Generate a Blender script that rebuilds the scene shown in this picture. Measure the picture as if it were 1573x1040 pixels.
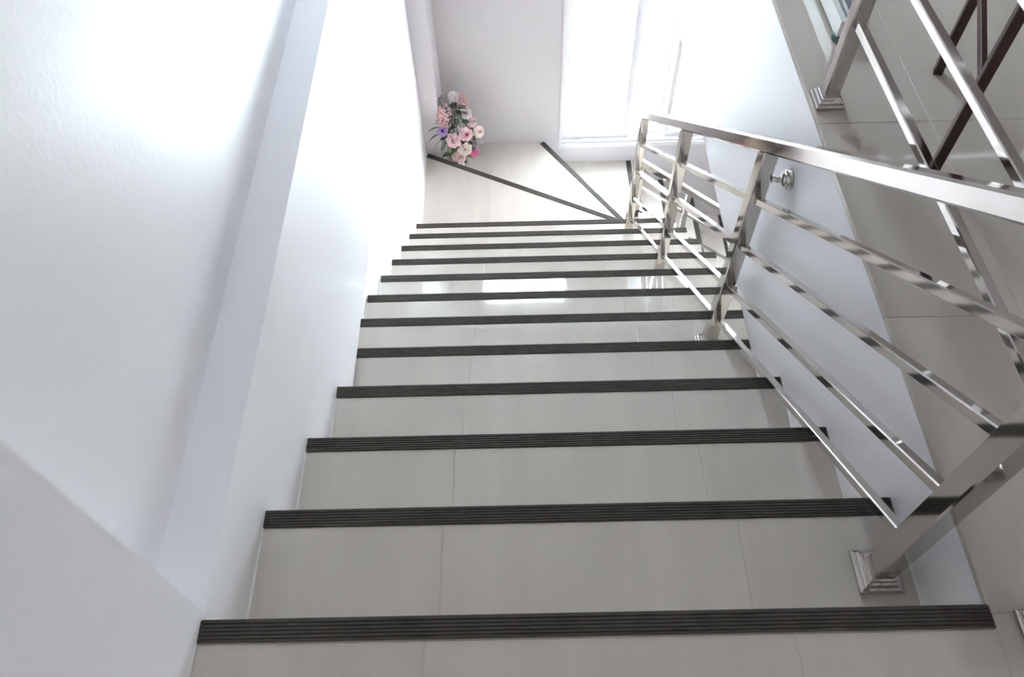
import bpy, bmesh, math, random
from mathutils import Vector, Matrix, Euler
for o in list(bpy.data.objects):
    bpy.data.objects.remove(o)
S = bpy.context.scene
COL = S.collection
random.seed(7)
PI = math.pi

# ------------------------------------------------------------------ camera
cam = bpy.data.cameras.new('camera')
cam.sensor_width = 36.0
cam.lens = 1217.2 / 1573 * 36.0
cam.clip_start = 0.02
co = bpy.data.objects.new('camera', cam)
COL.objects.link(co)
_r = Vector((0.99969994, -0.01388085, -0.02018292))
_f = Vector((-0.00862653, 0.57165701, -0.82044734)).normalized()
_r = (_r - _f * _r.dot(_f)).normalized()
_u = _r.cross(_f)
M = Matrix((_r, _u, -_f)).transposed().to_4x4()
M.translation = Vector((0.47705, -0.33340, 1.18763))
co.matrix_world = M
S.camera = co

# ------------------------------------------------------------------ world, lights, exposure
W = bpy.data.worlds.new('overcast_sky')
S.world = W
W.use_nodes = True
nt = W.node_tree
nt.nodes.clear()
wo = nt.nodes.new('ShaderNodeOutputWorld')
bg = nt.nodes.new('ShaderNodeBackground')
tc = nt.nodes.new('ShaderNodeTexCoord')
sp = nt.nodes.new('ShaderNodeSeparateXYZ')
rp = nt.nodes.new('ShaderNodeValToRGB')
rp.color_ramp.elements[0].position = 0.0
rp.color_ramp.elements[0].color = (0.27, 0.258, 0.252, 1)
rp.color_ramp.elements[1].position = 0.75
rp.color_ramp.elements[1].color = (0.75, 0.88, 1.0, 1)
_e = rp.color_ramp.elements.new(0.3)
_e.color = (0.352, 0.352, 0.36, 1)
nt.links.new(tc.outputs['Generated'], sp.inputs[0])
nt.links.new(sp.outputs[2], rp.inputs[0])
nt.links.new(rp.outputs[0], bg.inputs[0])
nt.links.new(bg.outputs[0], wo.inputs[0])
bg.inputs[1].default_value = 7.6

sun = bpy.data.lights.new('sun', 'SUN')
sun.energy = 4.2
sun.angle = math.radians(3)
sun.color = (1.0, 0.935, 0.90)
so = bpy.data.objects.new('sun', sun)
so.rotation_euler = Vector((0.25, 1.0, -3.2)).to_track_quat('-Z', 'Y').to_euler()
so.location = (0, 0, 12)
COL.objects.link(so)

def portal(loc, rot, sx, sy):
    l = bpy.data.lights.new('window_portal', 'AREA')
    l.shape = 'RECTANGLE'
    l.size = sx
    l.size_y = sy
    l.cycles.is_portal = True
    o = bpy.data.objects.new('window_portal', l)
    o.location = loc
    o.rotation_euler = rot
    COL.objects.link(o)
FW = 3.84            # far wall
BK = -3.2            # back wall
RX = 5.2             # right wall
CEIL = 2.7
WIN = (0.78, 3.0, -2.517, -0.55)      # low window x0 x1 z0 z1, unseen right end widened for more light
FILL_WIN = (-2.3, -1.42, 0.35, 1.4)        # fill window added to the upper room, y0 y1 z0 z1, in the right wall
WIN2 = (0.145, 0.925, 1.245, 2.12)       # high window
portal(((WIN[0] + WIN[1]) / 2, FW + 0.16, (WIN[2] + WIN[3]) / 2), (-PI / 2, 0, 0), WIN[1] - WIN[0], WIN[3] - WIN[2])
portal(((WIN2[0] + WIN2[1]) / 2, FW + 0.16, (WIN2[2] + WIN2[3]) / 2), (-PI / 2, 0, 0), WIN2[1] - WIN2[0], WIN2[3] - WIN2[2])

portal((RX + 0.16, (FILL_WIN[0] + FILL_WIN[1]) / 2, (FILL_WIN[2] + FILL_WIN[3]) / 2), (0, PI / 2, 0), FILL_WIN[3] - FILL_WIN[2], FILL_WIN[1] - FILL_WIN[0])

S.view_settings.view_transform = 'Standard'
S.view_settings.look = 'None'
S.view_settings.gamma = 1.0
S.view_settings.use_curve_mapping = False
S.view_settings.exposure = 3.22
S.cycles.use_denoising = True
S.cycles.max_bounces = 14
S.cycles.diffuse_bounces = 8
S.cycles.glossy_bounces = 6
S.cycles.transparent_max_bounces = 12
S.cycles.sample_clamp_indirect = 12
S.cycles.caustics_reflective = False
S.cycles.caustics_refractive = False
S.cycles.blur_glossy = 0.3

# ------------------------------------------------------------------ materials
def mat(name, col, rough=0.5, metal=0.0, noise=None, bump=None, rnd=0.0, coat=0.0, spec=0.5, stretch=(1, 1, 1), ior=1.5):
    m = bpy.data.materials.new(name)
    m.use_nodes = True
    t = m.node_tree
    b = t.nodes['Principled BSDF']
    b.inputs['Base Color'].default_value = (*col, 1)
    b.inputs['Roughness'].default_value = rough
    b.inputs['Metallic'].default_value = metal
    b.inputs['Specular IOR Level'].default_value = spec
    b.inputs['Coat Weight'].default_value = coat
    b.inputs['IOR'].default_value = ior
    b.inputs['Coat Roughness'].default_value = 0.1
    tcn = t.nodes.new('ShaderNodeTexCoord')
    mp = t.nodes.new('ShaderNodeMapping')
    mp.inputs['Scale'].default_value = stretch
    t.links.new(tcn.outputs['Object'], mp.inputs[0])
    src = None
    if noise:
        sc, amt = noise
        n = t.nodes.new('ShaderNodeTexNoise')
        n.inputs['Scale'].default_value = sc
        n.inputs['Detail'].default_value = 5
        t.links.new(mp.outputs[0], n.inputs['Vector'])
        mr = t.nodes.new('ShaderNodeMapRange')
        mr.inputs[1].default_value = 0.3
        mr.inputs[2].default_value = 0.7
        mr.inputs[3].default_value = 1 - amt
        mr.inputs[4].default_value = 1 + amt
        t.links.new(n.outputs[0], mr.inputs[0])
        src = mr.outputs[0]
    if rnd:
        oi = t.nodes.new('ShaderNodeObjectInfo')
        mr2 = t.nodes.new('ShaderNodeMapRange')
        mr2.inputs[3].default_value = 1 - rnd
        mr2.inputs[4].default_value = 1 + rnd
        t.links.new(oi.outputs['Random'], mr2.inputs[0])
        if src:
            mu = t.nodes.new('ShaderNodeMath')
            mu.operation = 'MULTIPLY'
            t.links.new(src, mu.inputs[0])
            t.links.new(mr2.outputs[0], mu.inputs[1])
            src = mu.outputs[0]
        else:
            src = mr2.outputs[0]
    if src:
        hs = t.nodes.new('ShaderNodeHueSaturation')
        hs.inputs['Color'].default_value = (*col, 1)
        t.links.new(src, hs.inputs['Value'])
        t.links.new(hs.outputs[0], b.inputs['Base Color'])
    if bump:
        sc, st, dist = bump
        n = t.nodes.new('ShaderNodeTexNoise')
        n.inputs['Scale'].default_value = sc
        n.inputs['Detail'].default_value = 3
        t.links.new(mp.outputs[0], n.inputs['Vector'])
        bp = t.nodes.new('ShaderNodeBump')
        bp.inputs['Strength'].default_value = st
        bp.inputs['Distance'].default_value = dist
        t.links.new(n.outputs[0], bp.inputs['Height'])
        t.links.new(bp.outputs[0], b.inputs['Normal'])
    return m

def glass_mat():
    m = bpy.data.materials.new('window_glass')
    m.use_nodes = True
    t = m.node_tree
    t.nodes.clear()
    out = t.nodes.new('ShaderNodeOutputMaterial')
    tr = t.nodes.new('ShaderNodeBsdfTransparent')
    tr.inputs[0].default_value = (0.95, 0.98, 0.98, 1)
    gl = t.nodes.new('ShaderNodeBsdfGlossy')
    gl.inputs['Roughness'].default_value = 0.02
    lw = t.nodes.new('ShaderNodeLayerWeight')
    lw.inputs[0].default_value = 0.5
    pw = t.nodes.new('ShaderNodeMath')
    pw.operation = 'POWER'
    pw.inputs[1].default_value = 5.0
    t.links.new(lw.outputs['Facing'], pw.inputs[0])
    fr = t.nodes.new('ShaderNodeMath')
    fr.operation = 'MULTIPLY_ADD'
    fr.inputs[1].default_value = 0.95
    fr.inputs[2].default_value = 0.04
    t.links.new(pw.outputs[0], fr.inputs[0])
    mx = t.nodes.new('ShaderNodeMixShader')
    t.links.new(fr.outputs[0], mx.inputs[0])
    t.links.new(tr.outputs[0], mx.inputs[1])
    t.links.new(gl.outputs[0], mx.inputs[2])
    t.links.new(mx.outputs[0], out.inputs[0])
    return m

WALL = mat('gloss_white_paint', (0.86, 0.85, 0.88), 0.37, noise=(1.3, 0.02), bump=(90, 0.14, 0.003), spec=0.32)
FARP = mat('matt_dimmed_white_paint', (0.61, 0.575, 0.59), 0.5, noise=(1.5, 0.02), bump=(90, 0.1, 0.002))  # same white paint as the well, darkened to stand for less light
TAUPE = mat('taupe_paint', (0.42, 0.38, 0.35), 0.6, noise=(2, 0.03))
CEILM = mat('ceiling_paint', (0.82, 0.80, 0.79), 0.7, noise=(2, 0.02))
TILE = mat('polished_tile', (0.57, 0.525, 0.475), 0.045, noise=(2.2, 0.05), rnd=0.025, stretch=(6, 0.8, 1), ior=1.68)
GROUT = mat('tile_grout', (0.60, 0.57, 0.54), 0.8, noise=(40, 0.08))
CONC = mat('plastered_concrete', (0.70, 0.69, 0.69), 0.7, noise=(5, 0.06))
STRIP = mat('dark_nosing_rubber', (0.080, 0.073, 0.065), 0.6, noise=(30, 0.12), spec=0.2)
CAULK = mat('white_caulk', (0.85, 0.85, 0.84), 0.4, noise=(20, 0.03))
STEEL = mat('polished_steel', (0.56, 0.53, 0.505), 0.07, metal=1.0, noise=(6, 0.03), bump=(7, 0.03, 0.01))
WOOD = mat('dark_wood', (0.045, 0.018, 0.013), 0.33, noise=(9, 0.35), stretch=(6, 6, 0.6))
FRAME = mat('white_aluminium', (0.70, 0.69, 0.70), 0.35, noise=(8, 0.02))
GASK = mat('dark_gasket', (0.16, 0.19, 0.18), 0.6, noise=(30, 0.1))
GLASS = glass_mat()
PLAST = mat('white_plastic', (0.74, 0.75, 0.74), 0.3, noise=(20, 0.03))
GREYG = mat('grey_glassy_panel', (0.22, 0.25, 0.27), 0.08, noise=(7, 0.1))
GREEN = mat('green_rubber', (0.10, 0.17, 0.15), 0.35, noise=(30, 0.1))
BLDG = mat('pale_render', (0.55, 0.54, 0.53), 0.8, noise=(2, 0.05))
BLUEP = mat('pale_blue_panel', (0.42, 0.58, 0.66), 0.4, noise=(3, 0.05))
YARD = mat('pale_concrete_yard', (0.58, 0.565, 0.55), 0.9, noise=(3, 0.08))

# ------------------------------------------------------------------ mesh helpers
class MB:
    def __init__(self):
        self.v = []
        self.f = []
    def add(self, vs, fs):
        b = len(self.v)
        self.v += [tuple(x) for x in vs]
        self.f += [tuple(b + i for i in q) for q in fs]
        return self
    def box(self, x0, x1, y0, y1, z0, z1):
        vs = [(x, y, z) for z in (z0, z1) for y in (y0, y1) for x in (x0, x1)]
        return self.add(vs, [(0, 2, 3, 1), (4, 5, 7, 6), (0, 1, 5, 4), (2, 6, 7, 3), (0, 4, 6, 2), (1, 3, 7, 5)])
    def poly(self, pts, z0, z1):
        n = len(pts)
        a = sum(pts[i][0] * pts[(i + 1) % n][1] - pts[(i + 1) % n][0] * pts[i][1] for i in range(n))
        if a < 0:
            pts = pts[::-1]
        vs = [(p[0], p[1], z0) for p in pts] + [(p[0], p[1], z1) for p in pts]
        fs = [tuple(range(n - 1, -1, -1)), tuple(range(n, 2 * n))]
        fs += [(i, (i + 1) % n, n + (i + 1) % n, n + i) for i in range(n)]
        return self.add(vs, fs)
    def sweep(self, prof, a, b, ux, uz):
        # profile (s,t) in the axes ux,uz swept from a to b, capped
        a, b, ux, uz = Vector(a), Vector(b), Vector(ux), Vector(uz)
        n = len(prof)
        vs = [a + ux * s + uz * t for s, t in prof] + [b + ux * s + uz * t for s, t in prof]
        fs = [(i, (i + 1) % n, n + (i + 1) % n, n + i) for i in range(n)]
        fs += [tuple(range(n - 1, -1, -1)), tuple(range(n, 2 * n))]
        return self.add(vs, fs)
    def bar(self, a, b, w, h, side=(1, 0, 0), bev=0.12):
        a, b = Vector(a), Vector(b)
        d = (b - a).normalized()
        sx = Vector(side)
        sx = (sx - d * sx.dot(d)).normalized()
        sz = d.cross(sx)
        c = min(w, h) * bev
        x, y = w / 2, h / 2
        pr = [(x - c, -y), (x, -y + c), (x, y - c), (x - c, y), (-x + c, y), (-x, y - c), (-x, -y + c), (-x + c, -y)]
        return self.sweep(pr, a, b, sx, sz)
    def lathe(self, prof, c=(0, 0, 0), axis=(0, 0, 1), n=20):
        ax = Vector(axis).normalized()
        s = ax.orthogonal().normalized()
        t = ax.cross(s)
        c = Vector(c)
        vs, fs = [], []
        for r, h in prof:
            for i in range(n):
                a = 2 * PI * i / n
                vs.append(c + ax * h + (s * math.cos(a) + t * math.sin(a)) * r)
        m = len(prof)
        for k in range(m - 1):
            for i in range(n):
                j = (i + 1) % n
                fs.append((k * n + i, k * n + j, k * n + n + j, k * n + n + i))
        fs.append(tuple(range(n - 1, -1, -1)))
        fs.append(tuple(range((m - 1) * n, m * n)))
        return self.add(vs, fs)
    def mesh(self, name, material, smooth=False):
        me = bpy.data.meshes.new(name)
        me.from_pydata(self.v, [], self.f)
        bm = bmesh.new()
        bm.from_mesh(me)
        bmesh.ops.recalc_face_normals(bm, faces=bm.faces)
        bm.to_mesh(me)
        bm.free()
        if material:
            me.materials.append(material)
        if smooth:
            for p in me.polygons:
                p.use_smooth = True
        return me
    def build(self, name, material, parent=None, smooth=False, loc=None):
        return link(name, self.mesh(name, material, smooth), parent, loc)

def link(name, me, parent=None, loc=None, rot=None):
    o = bpy.data.objects.new(name, me)
    if loc:
        o.location = loc
    if rot:
        o.rotation_euler = rot
    o.parent = parent
    COL.objects.link(o)
    return o

def tag(o, label=None, cat=None, group=None, kind=None):
    if label: o['label'] = label
    if cat: o['category'] = cat
    if group: o['group'] = group
    if kind: o['kind'] = kind
    return o

def empty(name, loc, label, cat, group=None, rz=0):
    o = bpy.data.objects.new(name, None)
    o.location = loc
    o.rotation_euler = (0, 0, rz)
    o.empty_display_size = 0.1
    COL.objects.link(o)
    return tag(o, label, cat, group)

def clip_poly(pts, x0, x1, y0, y1):
    def cut(p, inside, inter):
        out = []
        for i in range(len(p)):
            a, b = p[i], p[(i + 1) % len(p)]
            if inside(a):
                out.append(a)
                if not inside(b): out.append(inter(a, b))
            elif inside(b):
                out.append(inter(a, b))
        return out
    def lx(c): return lambda a, b: (c, a[1] + (b[1] - a[1]) * (c - a[0]) / (b[0] - a[0]))
    def ly(c): return lambda a, b: (a[0] + (b[0] - a[0]) * (c - a[1]) / (b[1] - a[1]), c)
    pts = cut(pts, lambda p: p[0] >= x0, lx(x0))
    if pts: pts = cut(pts, lambda p: p[0] <= x1, lx(x1))
    if pts: pts = cut(pts, lambda p: p[1] >= y0, ly(y0))
    if pts: pts = cut(pts, lambda p: p[1] <= y1, ly(y1))
    return pts

# ------------------------------------------------------------------ measures
R, G = 0.19, 0.25          # riser, going
SX = 1.153                 # right face of the stairwell
LX = -0.085                # left wall plane, the beam stands out to x = 0
RT = 1.366                 # right edge of the treads under the beam
STW = 0.033                # nosing strip width
ZB = -0.74                 # underside of the beams
ZL = -22 * R               # lowest floor
TS, TX, TY = 0.535, 0.331, 0.5225   # tile size and grid origin
GAP = 0.0012

# ------------------------------------------------------------------ setting: walls
def wall_with_hole(name, x0, x1, z0, z1, y0, y1, holes, m, label):
    xs = sorted({x0, x1, *[h[0] for h in holes], *[h[1] for h in holes]})
    zs = sorted({z0, z1, *[h[2] for h in holes], *[h[3] for h in holes]})
    mb = MB()
    def solid(i, k):
        if not (0 <= i < len(xs) - 1 and 0 <= k < len(zs) - 1): return False
        cx, cz = (xs[i] + xs[i + 1]) / 2, (zs[k] + zs[k + 1]) / 2
        return not any(h[0] < cx < h[1] and h[2] < cz < h[3] for h in holes)
    for i in range(len(xs) - 1):
        for k in range(len(zs) - 1):
            if not solid(i, k): continue
            a, b, c, d = xs[i], xs[i + 1], zs[k], zs[k + 1]
            mb.add([(a, y0, c), (b, y0, c), (b, y0, d), (a, y0, d)], [(0, 1, 2, 3)])
            mb.add([(a, y1, c), (b, y1, c), (b, y1, d), (a, y1, d)], [(3, 2, 1, 0)])
            if not solid(i - 1, k): mb.add([(a, y0, c), (a, y1, c), (a, y1, d), (a, y0, d)], [(0, 1, 2, 3)])
            if not solid(i + 1, k): mb.add([(b, y0, c), (b, y1, c), (b, y1, d), (b, y0, d)], [(3, 2, 1, 0)])
            if not solid(i, k - 1): mb.add([(a, y0, c), (b, y0, c), (b, y1, c), (a, y1, c)], [(3, 2, 1, 0)])
            if not solid(i, k + 1): mb.add([(a, y0, d), (b, y0, d), (b, y1, d), (a, y1, d)], [(0, 1, 2, 3)])
    me = bpy.data.meshes.new(name)
    me.from_pydata(mb.v, [], mb.f)
    bm = bmesh.new(); bm.from_mesh(me)
    bmesh.ops.remove_doubles(bm, verts=bm.verts, dist=1e-5)
    bmesh.ops.recalc_face_normals(bm, faces=bm.faces)
    bm.to_mesh(me); bm.free()
    me.materials.append(m)
    return tag(link(name, me), label, 'wall', kind='structure')

def struct(mb, name, m, label, cat):
    return tag(mb.build(name, m), label, cat, kind='structure')

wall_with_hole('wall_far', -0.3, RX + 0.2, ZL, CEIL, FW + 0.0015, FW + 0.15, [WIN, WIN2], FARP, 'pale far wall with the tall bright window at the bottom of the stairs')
struct(MB().box(-0.3, LX - 0.0015, 0.012, FW, ZL, CEIL), 'wall_left', WALL, 'glossy white left wall of the stairwell above and below the ledge', 'wall')
struct(MB().box(-0.3, 0.0, BK, 0.012, -0.3, CEIL), 'wall_near', WALL, 'pale near wall at lower left, ending in a vertical corner beside the top step', 'wall')
struct(MB().box(LX - 0.0015, 0.0, 0.012, FW + 0.0015, ZB, 0.0), 'trim_1', WALL, 'white beam along the left wall with a bluish ledge on top', 'beam')
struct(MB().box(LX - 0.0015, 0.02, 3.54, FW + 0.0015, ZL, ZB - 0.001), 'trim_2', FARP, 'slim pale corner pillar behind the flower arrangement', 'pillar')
struct(MB().box(SX, RT, 0.0, FW + 0.0015, ZB, -0.0125), 'trim_3', WALL, 'bluish white beam face under the upper floor, right of the stairs', 'beam')
wr = wall_with_hole('wall_right', BK, FW, ZL, CEIL, -RX - 0.15, -RX, [FILL_WIN], TAUPE, 'taupe right wall of the upper room with the added fill window')
wr.rotation_euler = (0, 0, PI / 2)
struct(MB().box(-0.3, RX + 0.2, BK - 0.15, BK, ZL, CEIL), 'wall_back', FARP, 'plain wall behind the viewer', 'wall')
struct(MB().box(3.3, 3.42, 0.5, FW, ZL, -0.16), 'bounce_wall_lower', FARP, 'unseen white wall added at the end of the lower flight to bounce light', 'wall')  # added partition, bounces window light onto the lower flight
struct(MB().box(-0.3, RX + 0.2, BK, FW, CEIL, CEIL + 0.1), 'ceiling', CEILM, 'off-white ceiling above the stairwell', 'ceiling')
struct(MB().box(-0.3, 0, BK, 0.012, ZL, -0.3), 'wall_lower_left', FARP, 'wall below the upper floor on the left', 'wall')

# upper floor: slab with individually laid tiles
floor = MB()
floor.box(0.0, SX, BK, 0.0 - 0.016, -0.15, -0.0013)
floor.box(SX, RX, BK, 0.0, -0.15, -0.0013)
floor.box(RT, RX, 0.0, FW, -0.15, -0.0013)
floor = tag(floor.build('floor', GROUT), 'polished grey beige tiled upper floor at the head of the stairs', 'floor', kind='structure')

TCACHE = {}
def tile_poly(pts, z, parent, inset=GAP / 2, th=0.012):
    # slab of one tile with a small arris, outline given in plan
    cx = sum(p[0] for p in pts) / len(pts)
    cy = sum(p[1] for p in pts) / len(pts)
    key = tuple((round(p[0] - cx, 4), round(p[1] - cy, 4)) for p in pts)
    if key not in TCACHE:
        n = len(pts)
        a = sum(pts[i][0] * pts[(i + 1) % n][1] - pts[(i + 1) % n][0] * pts[i][1] for i in range(n))
        pp = [Vector((p[0] - cx, p[1] - cy)) for p in (pts if a > 0 else pts[::-1])]
        def off(d):
            out = []
            for i in range(n):
                p0, p1, p2 = pp[i - 1], pp[i], pp[(i + 1) % n]
                n1 = Vector((-(p1 - p0).y, (p1 - p0).x)).normalized()
                n2 = Vector((-(p2 - p1).y, (p2 - p1).x)).normalized()
                b = n1 + n2
                out.append(p1 + b * (d / max(0.3, b.dot(n1))))
            return out
        o1, o2 = off(inset), off(inset + 0.0012)
        vs = [(p.x, p.y, -th) for p in o1] + [(p.x, p.y, -0.0010) for p in o1] + [(p.x, p.y, 0) for p in o2]
        fs = [tuple(range(2 * n, 3 * n)), tuple(range(n - 1, -1, -1))]
        for k in range(2):
            fs += [(k * n + i, k * n + (i + 1) % n, k * n + n + (i + 1) % n, k * n + n + i) for i in range(n)]
        mb = MB(); mb.add(vs, fs)
        TCACHE[key] = mb.mesh('tile', TILE)
    return link('tile', TCACHE[key], parent, (cx, cy, z))

def lay(poly, z, parent):
    xs = [p[0] for p in poly]; ys = [p[1] for p in poly]
    i0, i1 = math.floor((min(xs) - TX) / TS), math.floor((max(xs) - TX) / TS)
    j0, j1 = math.floor((min(ys) - TY) / TS), math.floor((max(ys) - TY) / TS)
    for i in range(i0, i1 + 1):
        for j in range(j0, j1 + 1):
            p = clip_poly(poly, TX + i * TS, TX + (i + 1) * TS, TY + j * TS, TY + (j + 1) * TS)
            if len(p) < 3: continue
            w = max(q[0] for q in p) - min(q[0] for q in p)
            h = max(q[1] for q in p) - min(q[1] for q in p)
            if w < 0.02 or h < 0.02: continue
            tile_poly(p, z, parent)

def lay_strips(poly, z, parent):
    # tread tiles: only cross joints at the tile grid
    xs = [p[0] for p in poly]; ys = [p[1] for p in poly]
    i0, i1 = math.floor((min(xs) - TX) / TS), math.floor((max(xs) - TX) / TS)
    for i in range(i0, i1 + 1):
        p = clip_poly(poly, TX + i * TS, TX + (i + 1) * TS, min(ys) - 1, max(ys) + 1)
        q = []
        for v in p:
            if not q or (abs(v[0] - q[-1][0]) + abs(v[1] - q[-1][1])) > 1e-4: q.append(v)
        if len(q) > 2 and (abs(q[0][0] - q[-1][0]) + abs(q[0][1] - q[-1][1])) < 1e-4: q.pop()
        if len(q) < 3 or max(v[0] for v in q) - min(v[0] for v in q) < 0.012: continue
        tile_poly(q, z, parent)

lay([(0.0, -2.4), (SX, -2.4), (SX, -STW - 0.001), (0.0, -STW - 0.001)], 0.0, floor)
lay([(SX, -1.6), (RX, -1.6), (RX, FW), (SX, FW)], 0.0, floor)
struct(MB().box(-0.3, RX + 0.2, BK, FW, ZL - 0.2, ZL), 'floor_lower', TILE, 'pale tiled floor at the bottom of the lower flight', 'floor')

# ------------------------------------------------------------------ windows
def window(name, wx0, wx1, wz0, wz1, y, splits, label, mulw=0.05):
    fr = 0.042
    m = MB()
    m.box(wx0, wx1, y + 0.0, y + 0.11, wz0, wz0 + fr)
    m.box(wx0, wx1, y + 0.0, y + 0.11, wz1 - fr, wz1)
    m.box(wx0, wx0 + 0.02, y + 0.0, y + 0.11, wz0 + fr, wz1 - fr)
    m.box(wx1 - 0.02, wx1, y + 0.0, y + 0.11, wz0 + fr, wz1 - fr)
    # track lips along the sill
    m.box(wx0, wx1, y - 0.012, y + 0.0, wz0 - 0.004, wz0 + 0.028)
    m.box(wx0 - 0.0, wx0 + 0.018, y - 0.012, y + 0.0, wz0 + 0.028, wz1)
    w = tag(m.build(name, FRAME), label, 'window', kind='structure')
    e = [wx0 + 0.02] + splits + [wx1 - 0.02]
    for i in range(len(e) - 1):
        a, b = e[i], e[i + 1]
        yy = y + 0.035 + 0.03 * (i % 2)
        s = MB()
        st = 0.026
        s.box(a, a + st, yy, yy + 0.026, wz0 + fr, wz1 - fr)
        s.box(b - st, b, yy, yy + 0.026, wz0 + fr, wz1 - fr)
        s.box(a + st, b - st, yy, yy + 0.026, wz0 + fr, wz0 + fr + 0.034)
        s.box(a + st, b - st, yy, yy + 0.026, wz1 - fr - 0.034, wz1 - fr)
        sash = s.build('sash', FRAME, w)
        g = MB()
        g.box(a + st, b - st, yy + 0.011, yy + 0.015, wz0 + fr + 0.034, wz1 - fr - 0.034)
        g.build('pane', GLASS, sash)
        k = MB()
        for xx in (a + st, b - st - 0.004):
            k.box(xx, xx + 0.004, yy + 0.004, yy + 0.0108, wz0 + fr + 0.034, wz1 - fr - 0.034)
        k.build('gasket', GASK, sash)
    return w
window('window_1', *WIN, FW, [1.245, 1.49, 1.98, 2.47], 'tall white framed sliding window, overexposed, beside the winder steps')
window('window_2', *WIN2, FW, [], 'small high window above the stairwell')

w3 = window('fill_window', *FILL_WIN, -RX - 0.11, [], 'window added for fill light in the right wall of the upper room')  # unseen window, added as fill for the left walls
w3.rotation_euler = (0, 0, PI / 2)

# ------------------------------------------------------------------ staircase
stair = empty('staircase', (0.5, 0, -R), 'grey beige tiled staircase descending to winder steps, dark ribbed strip on every nosing', 'staircase')
def child(o):
    o.matrix_parent_inverse = Matrix.Translation(stair.location).inverted()
    return o

def left_x(n): return 0.0 if n < 4 else LX
def right_x(n): return SX if n < 4 else RT

NR = 6
def strip_profile(t=0.0035, lip=0.016):
    # s runs outward from the back of the strip to the front, t is up
    pr = [(0, -0.002), (0, t * 0.6), (0.0015, t)]
    p = STW / NR
    for i in range(NR):
        a = i * p + (0.0015 if i == 0 else 0)
        pr += [(i * p + p * 0.62, t), (i * p + p * 0.72, t - 0.0026)]
        if i < NR - 1:
            pr += [(i * p + p * 0.92, t - 0.0026), ((i + 1) * p, t)]
    pr += [(STW + 0.0005, t * 0.2), (STW + 0.001, -lip), (STW - 0.004, -lip), (STW - 0.004, -0.002)]
    return pr
def strip(a, b, parent):
    # a->b is the front edge on the tread; the profile axis points outward (away from the tread)
    a, b = Vector(a), Vector(b)
    d = (b - a).normalized()
    out = d.cross(Vector((0, 0, 1)))
    mid = (a + b) / 2
    m = MB()
    m.sweep(strip_profile(), a - out * STW - mid, b - out * STW - mid, out, (0, 0, 1))
    return link('nosing_strip', m.mesh('nosing_strip', STRIP), parent, mid)

# the carcass of the flights
body = MB()
for n in range(1, 12):
    z = -n * R - 0.012
    ya, yb = (n - 1) * G - 0.012, n * G - 0.012
    x0, x1 = left_x(n), right_x(n)
    zb = z - 0.30
    body.box(x0 + 0.001, x1 - 0.001, ya, yb, zb, z)
SB = body.build('stair_body', CONC, stair)
child(SB)

def winder(pts, n, extra=0.26):
    m = MB()
    m.poly(pts, -n * R - 0.012 - extra, -n * R - 0.012)
    child(m.build('stair_body', CONC, stair))

Y11 = 11 * G
P1 = (1.30, 2.82)
D1 = (LX, 3.543)
P2 = (1.30, 2.88)
D2 = (0.677, FW)
P3 = (1.285, 2.93)
D3 = (1.285, FW)
T12 = [(LX, Y11 - 0.02), (RT, Y11 - 0.02), (RT, 2.79), P1, D1]
T13 = [D1, P1, P2, D2, (LX, FW)]
T14 = [D2, P2, P3, D3]
winder([(LX + .001, Y11 - 0.012), (RT - .05, Y11 - 0.012), (RT - 0.05, 2.79), P1, (LX + .001, 3.543)], 12)
winder([(LX + .001, 3.5), P1, P2, D2, (LX + .001, FW - .001)], 13)
winder([D2, P2, P3, (1.285, FW - .001)], 14)

def slab(n, pts):
    """a tread: mortar bed with its tiles on top"""
    m = MB()
    m.poly(pts, -n * R - 0.0125, -n * R - 0.0013)
    t = child(m.build('tread', GROUT, stair))
    lay_strips(pts, -n * R, t)
    return t

def inset_edge(a, b, d):
    # shift the segment a-b by d to its left
    v = Vector((b[0] - a[0], b[1] - a[1])).normalized()
    nn = Vector((-v.y, v.x)) * d
    return (a[0] + nn.x, a[1] + nn.y), (b[0] + nn.x, b[1] + nn.y)

# top nosing belongs to the staircase too
child(strip((SX - 0.0, 0, 0), (0.0, 0, 0), stair))
for n in range(1, 12):
    x0, x1 = left_x(n), right_x(n)
    ya, yb = (n - 1) * G - 0.011, n * G - STW - 0.0005
    t = slab(n, [(x0, ya), (x1, ya), (x1, yb), (x0, yb)])
    strip((x1 - 0.001, n * G, -n * R), (x0 + 0.002, n * G, -n * R), t)
    cm = MB()
    cm.sweep([(0, 0), (0.0035, 0), (0, 0.0035)], (x0, ya, -n * R), (x0, yb + STW, -n * R), (1, 0, 0), (0, 0, 1))
    if n < 4:
        cm.build('caulk_line', CAULK, t)
        cm = MB()
        cm.sweep([(0, 0), (0, 0.0035), (-0.0035, 0)], (x1, ya, -n * R), (x1, yb + STW, -n * R), (1, 0, 0), (0, 0, 1))
    cm.build('caulk_line', CAULK, t)
for n in range(0, 12):
    x0, x1 = (0.0, SX) if n < 3 else ((left_x(n + 1)), right_x(n + 1)) if n < 11 else (LX, RT - 0.05)
    if n == 0: x0, x1 = 0.0, SX
    m = MB()
    m.box(x0 + .001, x1 - .001, n * G - 0.012, n * G - 0.0045, -(n + 1) * R, -n * R - 0.0125)
    child(m.build('riser', TILE, stair))

def front(a, b):
    # tread side edge of the strip, and the strip's own line
    v = Vector((b[0] - a[0], b[1] - a[1])).normalized()
    return Vector((v.y, -v.x))
def back_edge(a, b):
    o = front(a, b)
    return (a[0] - o.x * (STW + .0005), a[1] - o.y * (STW + .0005)), (b[0] - o.x * (STW + .0005), b[1] - o.y * (STW + .0005))
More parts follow.
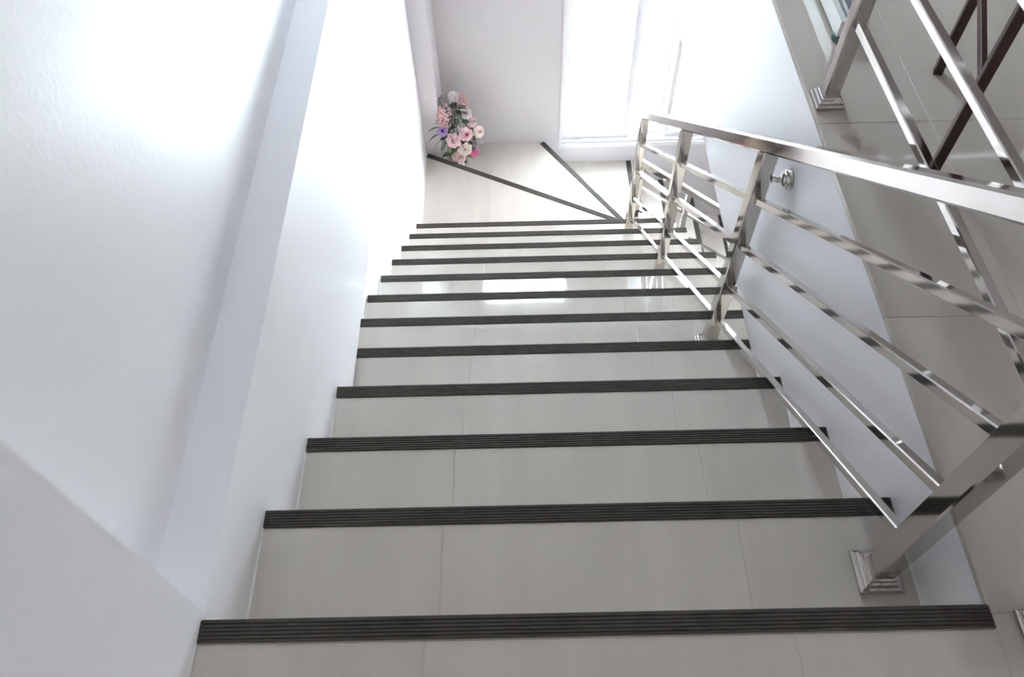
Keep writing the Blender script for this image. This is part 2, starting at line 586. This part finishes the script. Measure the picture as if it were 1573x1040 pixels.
# strips run so that the right-hand normal points away from the tread
q1, q2 = back_edge(P1, D1)
t12 = slab(12, [(LX, Y11 - 0.011), (RT - .05, Y11 - 0.011), (RT - .05, 2.78), q1, (LX, q2[1] - (LX - q2[0]) * 0.522)])
strip((*P1, -12 * R), (D1[0] + 0.0155, D1[1] - 0.0081, -12 * R), t12)
q1, q2 = back_edge(P2, D2)
t13 = slab(13, [(LX, 3.535), (P1[0] - 0.04, P1[1] + 0.01), q1, (q2[0] - 0.012, FW), (LX, FW)])
strip((*P2, -13 * R), (D2[0] + 0.0015, D2[1] - 0.002, -13 * R), t13)
t14 = slab(14, [(D2[0] - 0.0, FW), (P2[0] - 0.02, P2[1] + 0.005), (P3[0] - STW - .0005, P3[1]), (P3[0] - STW - .0005, FW)])
strip((*P3, -14 * R), (D3[0], D3[1] - 0.002, -14 * R), t14)
m = MB()
m.sweep([(0, 0), (0.0035, 0), (0, 0.0035)], (LX, Y11, -12 * R), (LX, 3.54, -12 * R), (1, 0, 0), (0, 0, 1))
m.build('caulk_line', CAULK, t12)

# lower flight, heading right under the upper floor
LY0 = 2.90
low = MB()
for k in range(15, 22):
    xa, xb = 1.285 + (k - 15) * G, 1.285 + (k - 14) * G
    z = -k * R
    low.box(xa - 0.012, xb - 0.012, LY0, FW - .001, z - 0.3, z - 0.012)
    t = slab(k, [(xa - 0.011, LY0), (xb - STW - .0005, LY0), (xb - STW - .0005, FW), (xa - 0.011, FW)])
    strip((xb, LY0, z), (xb, FW - .002, z), t)
    r = MB()
    r.box(xa - 0.012, xa - 0.0045, LY0 + .001, FW - .002, z, z + R - 0.0125)
    child(r.build('riser', TILE, stair))
child(low.build('stair_body', CONC, stair))

# ------------------------------------------------------------------ railings
def sq_rings(levels):
    m = MB()
    vs, fs = [], []
    for r, h in levels:
        vs += [(-r, -r, h), (r, -r, h), (r, r, h), (-r, r, h)]
    for k in range(len(levels) - 1):
        fs += [(k * 4 + i, k * 4 + (i + 1) % 4, k * 4 + 4 + (i + 1) % 4, k * 4 + 4 + i) for i in range(4)]
    fs += [(3, 2, 1, 0), tuple(4 * (len(levels) - 1) + i for i in range(4))]
    return m.add(vs, fs)
BASE = sq_rings([(0.0305, 0.0003), (0.032, 0.003), (0.032, 0.009), (0.030, 0.012), (0.027, 0.013), (0.027, 0.017), (0.0245, 0.021), (0.0215, 0.022), (0.0195, 0.026), (0.0173, 0.027)]).mesh('base_plate', STEEL)
PW = 0.040
HS = R / G
def post(root, x, y, z0, z1, slope=None, axis='y', pw=PW):
    """square tube post with moulded base cover; top cut to the slope of the handrail"""
    h = pw / 2
    b = 0.003
    m = MB()
    ring = [(h - b, -h), (h, -h + b), (h, h - b), (h - b, h), (-h + b, h), (-h, h - b), (-h, -h + b), (-h + b, -h)]
    vs = [(p[0], p[1], 0.004) for p in ring]
    for p in ring:
        t = -(slope or 0) * (p[1] if axis == 'y' else p[0])
        vs.append((p[0], p[1], z1 - z0 + t))
    n = 8
    fs = [(i, (i + 1) % n, n + (i + 1) % n, n + i) for i in range(n)] + [tuple(range(7, -1, -1)), tuple(range(8, 16))]
    m.add(vs, fs)
    rl = Vector(root.location)
    o = link('post', m.mesh('post', STEEL), root, Vector((x, y, z0)) - rl)
    pl = link('base_plate', BASE, o)
    pl.scale = (pw / 0.034, pw / 0.034, 1)
    return o
def rail(root, name, a, b, w, h, side=(1, 0, 0)):
    a, b = Vector(a), Vector(b)
    mid = (a + b) / 2
    m = MB()
    m.bar(a - mid, b - mid, w, h, side)
    return link(name, m.mesh(name, STEEL), root, mid - Vector(root.location))

XP = 1.088
PY = [0.112, 1.112, 1.862, 2.622]
PT = [1, 5, 8, 11]
RH = [0.558, 0.384, 0.208, 0.046]
RW = 0.0185
rl1 = empty('stair_railing', (XP, PY[0], -R), 'chrome railing of the main flight, square handrail over four thin bars', 'railing')
def zl(y, h): return -HS * y + h
for y, t in zip(PY, PT):
    post(rl1, XP, y, -t * R, zl(y, 0.716), HS)
for i in range(3):
    for h in RH:
        ya, yb = PY[i] + PW / 2 - 0.001, PY[i + 1] - PW / 2 + 0.001
        rail(rl1, 'rail', (XP, ya, zl(ya, h)), (XP, yb, zl(yb, h)), RW, RW)
rail(rl1, 'handrail', (XP, 0.0, zl(0.0, 0.737)), (XP, 2.644, zl(2.644, 0.737)), 0.036, 0.036)
# wall bracket of the second post
bz, by = -0.197, 1.088
wb = MB()
wb.lathe([(0.0085, 0), (0.0085, SX - 0.010 - (XP + PW / 2 - 0.002))], (0, 0, 0), (1, 0, 0), 16)
wbo = wb.build('wall_bracket', STEEL, rl1, True, Vector((XP + PW / 2 - 0.002, by, bz)) - Vector(rl1.location))
rs = MB()
rs.lathe([(0.009, -0.0005), (0.016, 0.001), (0.019, 0.004), (0.016, 0.007), (0.021, 0.009), (0.0255, 0.012), (0.0245, 0.016), (0.026, 0.018), (0.026, 0.0215)], (0, 0, 0), (1, 0, 0), 24)
rs.build('rosette', STEEL, wbo, True, (SX - 0.0225 - (XP + PW / 2 - 0.002), 0, 0))

# guard railing on the upper floor
XU = 1.19
rl2 = empty('guard_railing', (XU, 1.13, 0), 'chrome guard railing on the upper floor edge, upright square posts and level bars', 'railing')
GY = [1.13, -0.042]
GX = [1.19, 1.217]
for x, y in zip(GX, GY):
    post(rl2, x, y, 0.0, 0.713, pw=0.034)
for h in (0.208, 0.370, 0.535):
    rail(rl2, 'rail', (GX[1], GY[1] + 0.016, h), (GX[0], GY[0] - 0.016, h), RW, RW)
rail(rl2, 'handrail', (GX[1], GY[1] - 0.02, 0.733), (GX[0], GY[0] + 0.02, 0.733), 0.04, 0.04)

# railing of the lower flight
YL = 2.93
rl3 = empty('stair_railing', (1.18, YL, -13 * R), 'chrome railing of the lower flight, seen beneath the beam behind the main railing', 'railing')
def zx(x, h): return -14 * R - HS * (x - 1.285) + h
LXs = [(1.18, 13), (1.472, 15), (2.22, 18), (2.9, 21)]
for x, t in LXs:
    post(rl3, x, YL, -t * R, zx(x, 0.718), HS, 'x', pw=0.030)
for i in range(3):
    for h in RH[:3]:
        xa, xb = LXs[i][0] + 0.014, LXs[i + 1][0] - 0.014
        rail(rl3, 'rail', (xa, YL, zx(xa, h)), (xb, YL, zx(xb, h)), 0.016, 0.016, (0, 1, 0))
rail(rl3, 'handrail', (1.16, YL, zx(1.16, 0.737)), (2.95, YL, zx(2.95, 0.737)), 0.034, 0.034, (0, 1, 0))

# ------------------------------------------------------------------ dark wooden chair on the upper floor
ang = math.atan2(0.329, 0.944)
ch = empty('chair', (1.358, 0.900, 0), 'dark brown wooden chair standing behind the guard railing, only its legs in view', 'chair', rz=-ang)
def cbar(name, a, b, w, h, side=(1, 0, 0)):
    a, b = Vector(a), Vector(b); mid = (a + b) / 2
    m = MB(); m.bar(a - mid, b - mid, w, h, side, 0.08)
    return link(name, m.mesh(name, WOOD), ch, mid)
D, Wd = 0.345, 0.36
for (x, y) in ((0, 0), (0, D), (Wd, 0), (Wd, D)):
    top = 0.44 if x == 0 else 0.90
    cbar('leg', (x, y, 0.001), (x, y, top), 0.020, 0.022)
cbar('stretcher', (0, 0.012, 0.225), (0, D - 0.012, 0.225), 0.012, 0.018)
cbar('stretcher', (Wd, 0.012, 0.225), (Wd, D - 0.012, 0.225), 0.012, 0.018)
s = MB()
s.poly([(-0.025, -0.03), (Wd - 0.014, -0.02), (Wd - 0.014, D + 0.02), (-0.025, D + 0.03)], 0.44, 0.462)
s.build('seat', WOOD, ch)
for h in (0.60, 0.72, 0.85):
    cbar('back_slat', (Wd, 0.012, h), (Wd, D - 0.012, h), 0.014, 0.05)

# ------------------------------------------------------------------ low white box by the guard railing
bx = empty('storage_box', (1.262, 1.352, 0), 'low white box with grey glassy top and green corner foot beside the guard post', 'box')
m = MB()
w, l, h0, h1 = 0.068, 0.55, 0.012, 0.056
m.box(0, w, 0, l, h0, h1 - 0.012)
m.box(0, 0.014, 0, l, h1 - 0.012, h1)
m.box(w - 0.014, w, 0, l, h1 - 0.012, h1)
m.box(0.014, w - 0.014, 0, 0.016, h1 - 0.012, h1)
m.box(0.014, w - 0.014, l - 0.016, l, h1 - 0.012, h1)
m.build('case', PLAST, bx)
m = MB(); m.box(0.017, w - 0.017, 0.017, l - 0.017, h1 - 0.012, h1 - 0.007)
pn = m.build('glass_top', GREYG, bx)
m = MB(); m.bar((w * 0.42, 0.018, h1 - 0.005), (w * 0.42, l - 0.018, h1 - 0.005), 0.006, 0.004)
m.build('divider', PLAST, pn)
for (x, y) in ((0.012, 0.012), (w - 0.012, 0.012), (0.012, l - 0.012), (w - 0.012, l - 0.012)):
    m = MB(); m.lathe([(0.016, 0.0005), (0.018, 0.004), (0.018, 0.013), (0.014, 0.016)], (x, y, 0), n=14)
    m.build('corner_foot', GREEN, bx, True)

# ------------------------------------------------------------------ flower arrangement
def fmat(name, c, v=0.12, rough=0.6):
    return mat(name, c, rough, noise=(60, v), rnd=0.05)
F_PINK = fmat('petal_salmon', (0.82, 0.57, 0.565))
F_DUSTY = fmat('petal_dusty_pink', (0.66, 0.45, 0.45))
F_PALE = fmat('petal_pale_pink', (0.84, 0.62, 0.65))
F_CORAL = fmat('petal_coral', (0.80, 0.30, 0.36))
F_CREAM = fmat('petal_cream', (0.84, 0.76, 0.70))
F_WHITE = fmat('petal_white', (0.80, 0.75, 0.76))
F_PURP = fmat('petal_purple', (0.48, 0.32, 0.66))
F_PURPD = fmat('petal_deep_purple', (0.14, 0.05, 0.28))
F_MAG = fmat('petal_magenta', (0.80, 0.26, 0.46))
F_GREY = fmat('foliage_grey', (0.40, 0.37, 0.38))
LEAF1 = fmat('leaf_dark_green', (0.085, 0.115, 0.080), 0.25, 0.5)
LEAF2 = fmat('leaf_grey_green', (0.19, 0.22, 0.17), 0.25, 0.5)
LEAF3 = fmat('leaf_olive', (0.20, 0.20, 0.13), 0.25, 0.5)
LEAF4 = fmat('leaf_pale', (0.42, 0.46, 0.36), 0.2, 0.5)
STEM = fmat('stem_brown', (0.10, 0.08, 0.05), 0.25)
CERAM = mat('cream_ceramic', (0.80, 0.74, 0.70), 0.2, noise=(20, 0.03))

FC = Vector((0.115, 3.585, -13 * R))
fl = empty('flower_arrangement', FC, 'pink and white artificial flower arrangement in a small vase on the corner winder step', 'flowers')
v = MB()
v.lathe([(0.034, 0.0005), (0.038, 0.004), (0.041, 0.05), (0.048, 0.11), (0.052, 0.145), (0.054, 0.15), (0.048, 0.148), (0.040, 0.10), (0.03, 0.02)], n=24)
v.build('vase', CERAM, fl, True)

def petal_pts(L, Wp, curl, cup, n=4, m=4):
    pts, fs = [], []
    for i in range(n + 1):
        t = i / n
        wd = Wp * (0.18 + 0.82 * math.sin(PI * 0.5 * min(1, t / 0.65)) if t < 0.65 else math.sqrt(max(0.12, 1 - ((t - 0.65) / 0.37) ** 2)))
        for j in range(m + 1):
            s = (j / m - 0.5) * 2
            pts.append(Vector((s * wd / 2, L * t, cup * (s * s) * wd + curl * t * t * L)))
    for i in range(n):
        for j in range(m):
            a = i * (m + 1) + j
            fs.append((a, a + 1, a + m + 2, a + m + 1))
    return pts, fs

def frame_z(d):
    return Vector(d).normalized().to_track_quat('Z', 'Y').to_matrix().to_4x4()

def rose_mb(size, rings=((0.35, 3, 82), (0.55, 4, 72), (0.75, 5, 58), (0.9, 6, 40), (1.0, 7, 20))):
    outer, inner = MB(), MB()
    for k, (sc, cnt, el) in enumerate(rings):
        for i in range(cnt):
            a = 2 * PI * i / cnt + k * 0.6 + random.uniform(-.1, .1)
            p, f = petal_pts(size * (0.55 + 0.35 * sc), size * (0.45 + 0.5 * sc), -0.22 if k > 1 else 0.15, 0.2)
            mt = Matrix.Rotation(a, 4, 'Z') @ Matrix.Rotation(math.radians(el), 4, 'X')
            off = Matrix.Translation((0, 0.055 * size * k, size * (0.10 * (4 - k))))
            mt = Matrix.Rotation(a, 4, 'Z') @ off @ Matrix.Rotation(math.radians(el), 4, 'X')
            (inner if k < 2 else outer).add([mt @ q for q in p], f)
    return outer, inner

def place(mb, name, material, pos, d, parent=fl, spin=0.0, smooth=True):
    o = mb.build(name, material, parent, smooth)
    mw = Matrix.Translation(Vector(pos) - FC) @ frame_z(d) @ Matrix.Rotation(spin, 4, 'Z')
    o.matrix_local = mw
    return o

VIEW = Vector((0.36, -3.9, 3.1)).normalized()
def facing(dx=0, dy=0, dz=0):
    return (VIEW * 0.8 + Vector((dx, dy, dz))).normalized()

def rose(pos, size, mo, mi, d, label):
    outer, inner = rose_mb(size)
    o = place(outer, 'rose', mo, pos, d)
    tag(o, label)
    inner.build('rose_heart', mi, o, True)
    return o
rose((0.179, 3.49, -2.088), 0.040, F_PALE, F_CORAL, facing(0.15, 0, -.1), 'pink rose with a coral heart')
rose((0.103, 3.48, -2.125), 0.044, F_PALE, F_PALE, facing(-0.1, 0, -.2), 'pale pink rose')
rose((0.166, 3.485, -2.200), 0.043, F_CREAM, F_CREAM, facing(0.1, 0, -.4), 'cream white rose low in front')
rose((0.043, 3.495, -2.064), 0.030, F_PURP, F_PURPD, facing(-0.2, 0, 0), 'purple tulip shaped bloom')
rose((0.112, 3.500, -2.268), 0.036, F_CREAM, F_PALE, facing(-0.1, 0, -.5), 'blush bloom drooping over the vase rim')
rose((0.219, 3.52, -2.262), 0.030, F_MAG, F_MAG, facing(0.3, 0, -.6), 'magenta bloom drooping at the right')
rose((0.252, 3.545, -2.120), 0.036, F_CREAM, F_PINK, facing(0.4, 0, -.1), 'peach white bloom at the right')
rose((0.214, 3.56, -2.060), 0.030, F_PALE, F_WHITE, facing(0.3, 0, .1), 'small blush bloom on the upper right')
rose((0.183, 3.57, -1.995), 0.036, F_WHITE, F_PALE, facing(0.15, 0, .1), 'white pink bloom below the right flower spike')
rose((0.135, 3.47, -2.255), 0.034, F_PALE, F_CREAM, facing(0, 0, -.4), 'blush bloom beside the cream rose')

def spike(p0, p1, rad, material, label, n=46, fs=0.017):
    p0, p1 = Vector(p0), Vector(p1)
    mid = (p0 + p1) / 2
    m = MB()
    ax = (p0 - p1).normalized()
    s = ax.orthogonal().normalized(); t = ax.cross(s)
    for i in range(n):
        u = (i + 0.5) / n
        a = i * 2.399
        r = rad * (0.75 + 0.45 * math.sin(PI * min(1, 0.15 + u * 0.85)))
        rr = r if u > 0.2 else r * (0.45 + u * 2.5)
        out = (s * math.cos(a) + t * math.sin(a))
        c = p0.lerp(p1, u) + out * rr - mid
        fm = Matrix.Translation(c) @ frame_z(out + ax * 0.35)
        for k in range(5):
            pt, ff = petal_pts(fs, fs * 0.9, 0.35, 0.25, 2, 2)
            mt = fm @ Matrix.Rotation(2 * PI * k / 5 + i, 4, 'Z') @ Matrix.Rotation(math.radians(28), 4, 'X')
            m.add([mt @ q for q in pt], ff)
    # core stalk
    m.sweep([(0.005 * math.cos(2 * PI * k / 6), 0.005 * math.sin(2 * PI * k / 6)) for k in range(6)], p0 - mid, p1 - ax * 0.05 - mid, s, t)
    o = m.build('flower_spike', material, fl, False, mid - FC)
    return tag(o, label)
spike((0.054, 3.55, -1.925), (0.055, 3.525, -2.055), 0.027, F_PINK, 'salmon pink flower spike', 90)
spike((0.160, 3.61, -1.895), (0.172, 3.60, -1.985), 0.021, F_DUSTY, 'dusty pink flower spike', 64, 0.014)
spike((0.062, 3.60, -1.885), (0.050, 3.58, -1.960), 0.022, F_GREY, 'greyish mauve seed spray', 44, 0.012)
spike((0.236, 3.57, -2.165), (0.240, 3.55, -2.225), 0.020, F_GREY, 'grey foliage spray at the right', 24, 0.014)
spike((0.205, 3.585, -2.02), (0.200, 3.58, -2.07), 0.018, F_DUSTY, 'short dusty pink spray', 18, 0.013)

def ball(pos, rad, material, label):
    m = MB()
    for i in range(70):
        z = 1 - 2 * (i + .5) / 70
        a = i * 2.399
        rr = math.sqrt(1 - z * z)
        d = Vector((rr * math.cos(a), rr * math.sin(a), z))
        c = d * rad * random.uniform(0.8, 1.05)
        fm = Matrix.Translation(c) @ frame_z(d)
        for k in range(4):
            pt, ff = petal_pts(0.009, 0.008, 0.3, 0.2, 1, 2)
            mt = fm @ Matrix.Rotation(PI / 2 * k + i, 4, 'Z') @ Matrix.Rotation(0.4, 4, 'X')
            m.add([mt @ q for q in pt], ff)
    o = m.build('blossom_ball', material, fl, False, Vector(pos) - FC)
    return tag(o, label)
ball((0.114, 3.60, -1.893), 0.028, F_WHITE, 'lilac white blossom ball at the top')
ball((0.152, 3.50, -2.046), 0.027, F_WHITE, 'white blossom ball in the middle')

# leaves: one shape per kind, each leaf an object
def leaf_mesh(L, wd, material, curl):
    m = MB()
    n = 5
    vs, fs = [], []
    for i in range(n + 1):
        t = i / n
        w_ = wd * math.sin(PI * (0.06 + 0.92 * t)) ** 0.9
        z = curl * t * t * L
        vs += [(-w_ / 2, L * t, z + 0.18 * w_), (0, L * t, z), (w_ / 2, L * t, z + 0.18 * w_)]
    for i in range(n):
        a = i * 3
        fs += [(a, a + 1, a + 4, a + 3), (a + 1, a + 2, a + 5, a + 4)]
    return m.add(vs, fs).mesh('leaf', material, True)
LM = [leaf_mesh(0.075, 0.030, LEAF1, -0.25), leaf_mesh(0.085, 0.022, LEAF2, -0.35), leaf_mesh(0.065, 0.028, LEAF3, -0.2), leaf_mesh(0.055, 0.018, LEAF4, -0.3), leaf_mesh(0.11, 0.010, LEAF2, -0.4)]
core = Vector((0.115, 3.575, -2.14))
def leaf(kind, pos, d, roll=0.0, sc=1.0):
    d = Vector(d).normalized()
    q = d.to_track_quat('Y', 'Z').to_matrix().to_4x4()
    o = link('leaf', LM[kind], fl)
    o.matrix_local = Matrix.Translation(Vector(pos) - FC) @ q @ Matrix.Rotation(roll, 4, 'Y') @ Matrix.Scale(sc, 4)
    return o
def ok_space(p):
    if p.x < LX + 0.005 or p.y > FW - 0.01: return False
    if p.x < 0.026 and p.y > 3.53: return False
    if p.z < -13 * R + 0.006: return False
    if p.z < -12 * R + 0.02 and p.y < 3.515 - 0.522 * p.x: return False
    return True
cnt = 0
random.seed(21)
while cnt < 210:
    th = random.uniform(0, 2 * PI)
    hh = random.uniform(-0.19, 0.21)
    prof = 0.105 * math.sqrt(max(0.05, 1 - (hh / 0.25) ** 2)) + (0.012 if hh < 0 else -0.02)
    base = core + Vector((math.cos(th) * prof * 0.55, math.sin(th) * prof * 0.45, hh))
    d = Vector((math.cos(th), math.sin(th), random.uniform(-0.5, 0.7) + hh * 1.5)).normalized()
    k = random.choices([0, 1, 2, 3, 4], [6, 4, 3, 1, 2])[0]
    sc = random.uniform(0.6, 1.0)
    tip = base + d * 0.09 * sc
    if not (ok_space(tip) and ok_space(base)): continue
    leaf(k, base, d, random.uniform(-0.7, 0.7), sc)
    cnt += 1
random.seed(5)
cnt = 0
while cnt < 80:
    th = random.uniform(PI * 0.95, PI * 2.05)
    hh = random.uniform(-0.17, 0.19)
    prof = 0.10 * math.sqrt(max(0.1, 1 - (hh / 0.23) ** 2))
    base = core + Vector((math.cos(th) * prof * 0.8, math.sin(th) * prof * 0.55, hh))
    d = Vector((math.cos(th) * 0.9, math.sin(th) * 0.7, random.uniform(-0.7, 0.7))).normalized()
    sc = random.uniform(0.5, 0.8)
    if ok_space(base) and ok_space(base + d * 0.08 * sc):
        leaf(random.choices([0, 1, 2, 3], [6, 5, 3, 1])[0], base, d, random.uniform(-0.8, 0.8), sc)
        cnt += 1
for (p, d, k, sc) in (((0.02, 3.50, -2.03), (-0.8, -.15, .35), 3, 0.9), ((0.02, 3.49, -2.05), (-0.9, -.2, .1), 1, 1.0), ((0.015, 3.485, -2.10), (-0.9, -.2, -.2), 1, 1.1),
                      ((0.02, 3.48, -2.14), (-0.7, -.2, -.6), 4, 1.1), ((0.035, 3.475, -2.16), (-0.5, -.2, -.8), 4, 1.1), ((0.05, 3.475, -2.18), (-0.2, -.2, -.9), 3, 1.2),
                      ((0.055, 3.47, -2.15), (-.5, -.25, -.5), 2, 1.2), ((0.07, 3.47, -2.17), (.1, -.3, -.8), 2, 1.1), ((0.10, 3.58, -1.97), (0, -.4, .8), 0, 1.2),
                      ((0.11, 3.56, -2.0), (-.3, -.4, .6), 0, 1.2), ((0.12, 3.55, -2.02), (.3, -.4, .6), 0, 1.2), ((0.13, 3.56, -1.98), (.2, -.5, .7), 3, 0.9), ((0.095, 3.57, -1.96), (-.3, -.6, .5), 0, 1.2)):
    leaf(k, (p[0], p[1] + 0.008, p[2] + 0.012), d, 0.2, sc * 0.85)
# stems gathering into the vase
for i in range(9):
    a = i * 0.7
    tip = core + Vector((0.05 * math.cos(a), 0.035 * math.sin(a) - 0.01, random.uniform(0.02, 0.16)))
    root = Vector((0.115 + 0.02 * math.cos(a), 3.585 + 0.02 * math.sin(a), -13 * R + 0.06))
    m = MB()
    mid = (tip + root) / 2
    m.bar(root - mid, tip - mid, 0.004, 0.004, (1, 0, 0.01), 0.2)
    m.build('stem', STEM, fl, False, mid - FC)

# ------------------------------------------------------------------ outside
struct(MB().box(0.3, 3.4, FW + 0.151, FW + 1.5, -0.52, -0.40), 'added_sunshade', TAUPE, 'unseen sunshade added outside above the tall window to block high sky', 'sunshade')  # unseen, added to keep high sky off the winder steps
tag(MB().box(-25, 30, FW + 0.16, 40, ZL - 0.4, ZL - 0.1).build('yard', YARD), 'pale concrete yard outside the tall window', 'ground', kind='structure')
hb = empty('added_building', (1.0, 11.5, ZL - 0.1), 'pale building added outside the window, made tall to block low sky', 'building')
m = MB(); m.box(-6, 9, 0, 4, 0, 7.4); m.build('facade', BLDG, hb)  # added facade, height raised to screen low sky from the tall window
m = MB(); m.box(-6.1, 9.1, -0.12, -0.001, 1.9, 2.05); m.build('ledge', BLDG, hb)
for i in range(4):
    x = -1.6 + i * 1.1
    m = MB(); m.box(x, x + 0.5, -0.03, -0.001, 0.4, 1.7); f = m.build('window', FRAME, hb)
    m = MB(); m.box(x + 0.05, x + 0.45, -0.04, -0.031, 0.45, 1.65); m.build('pane', BLUEP, f)
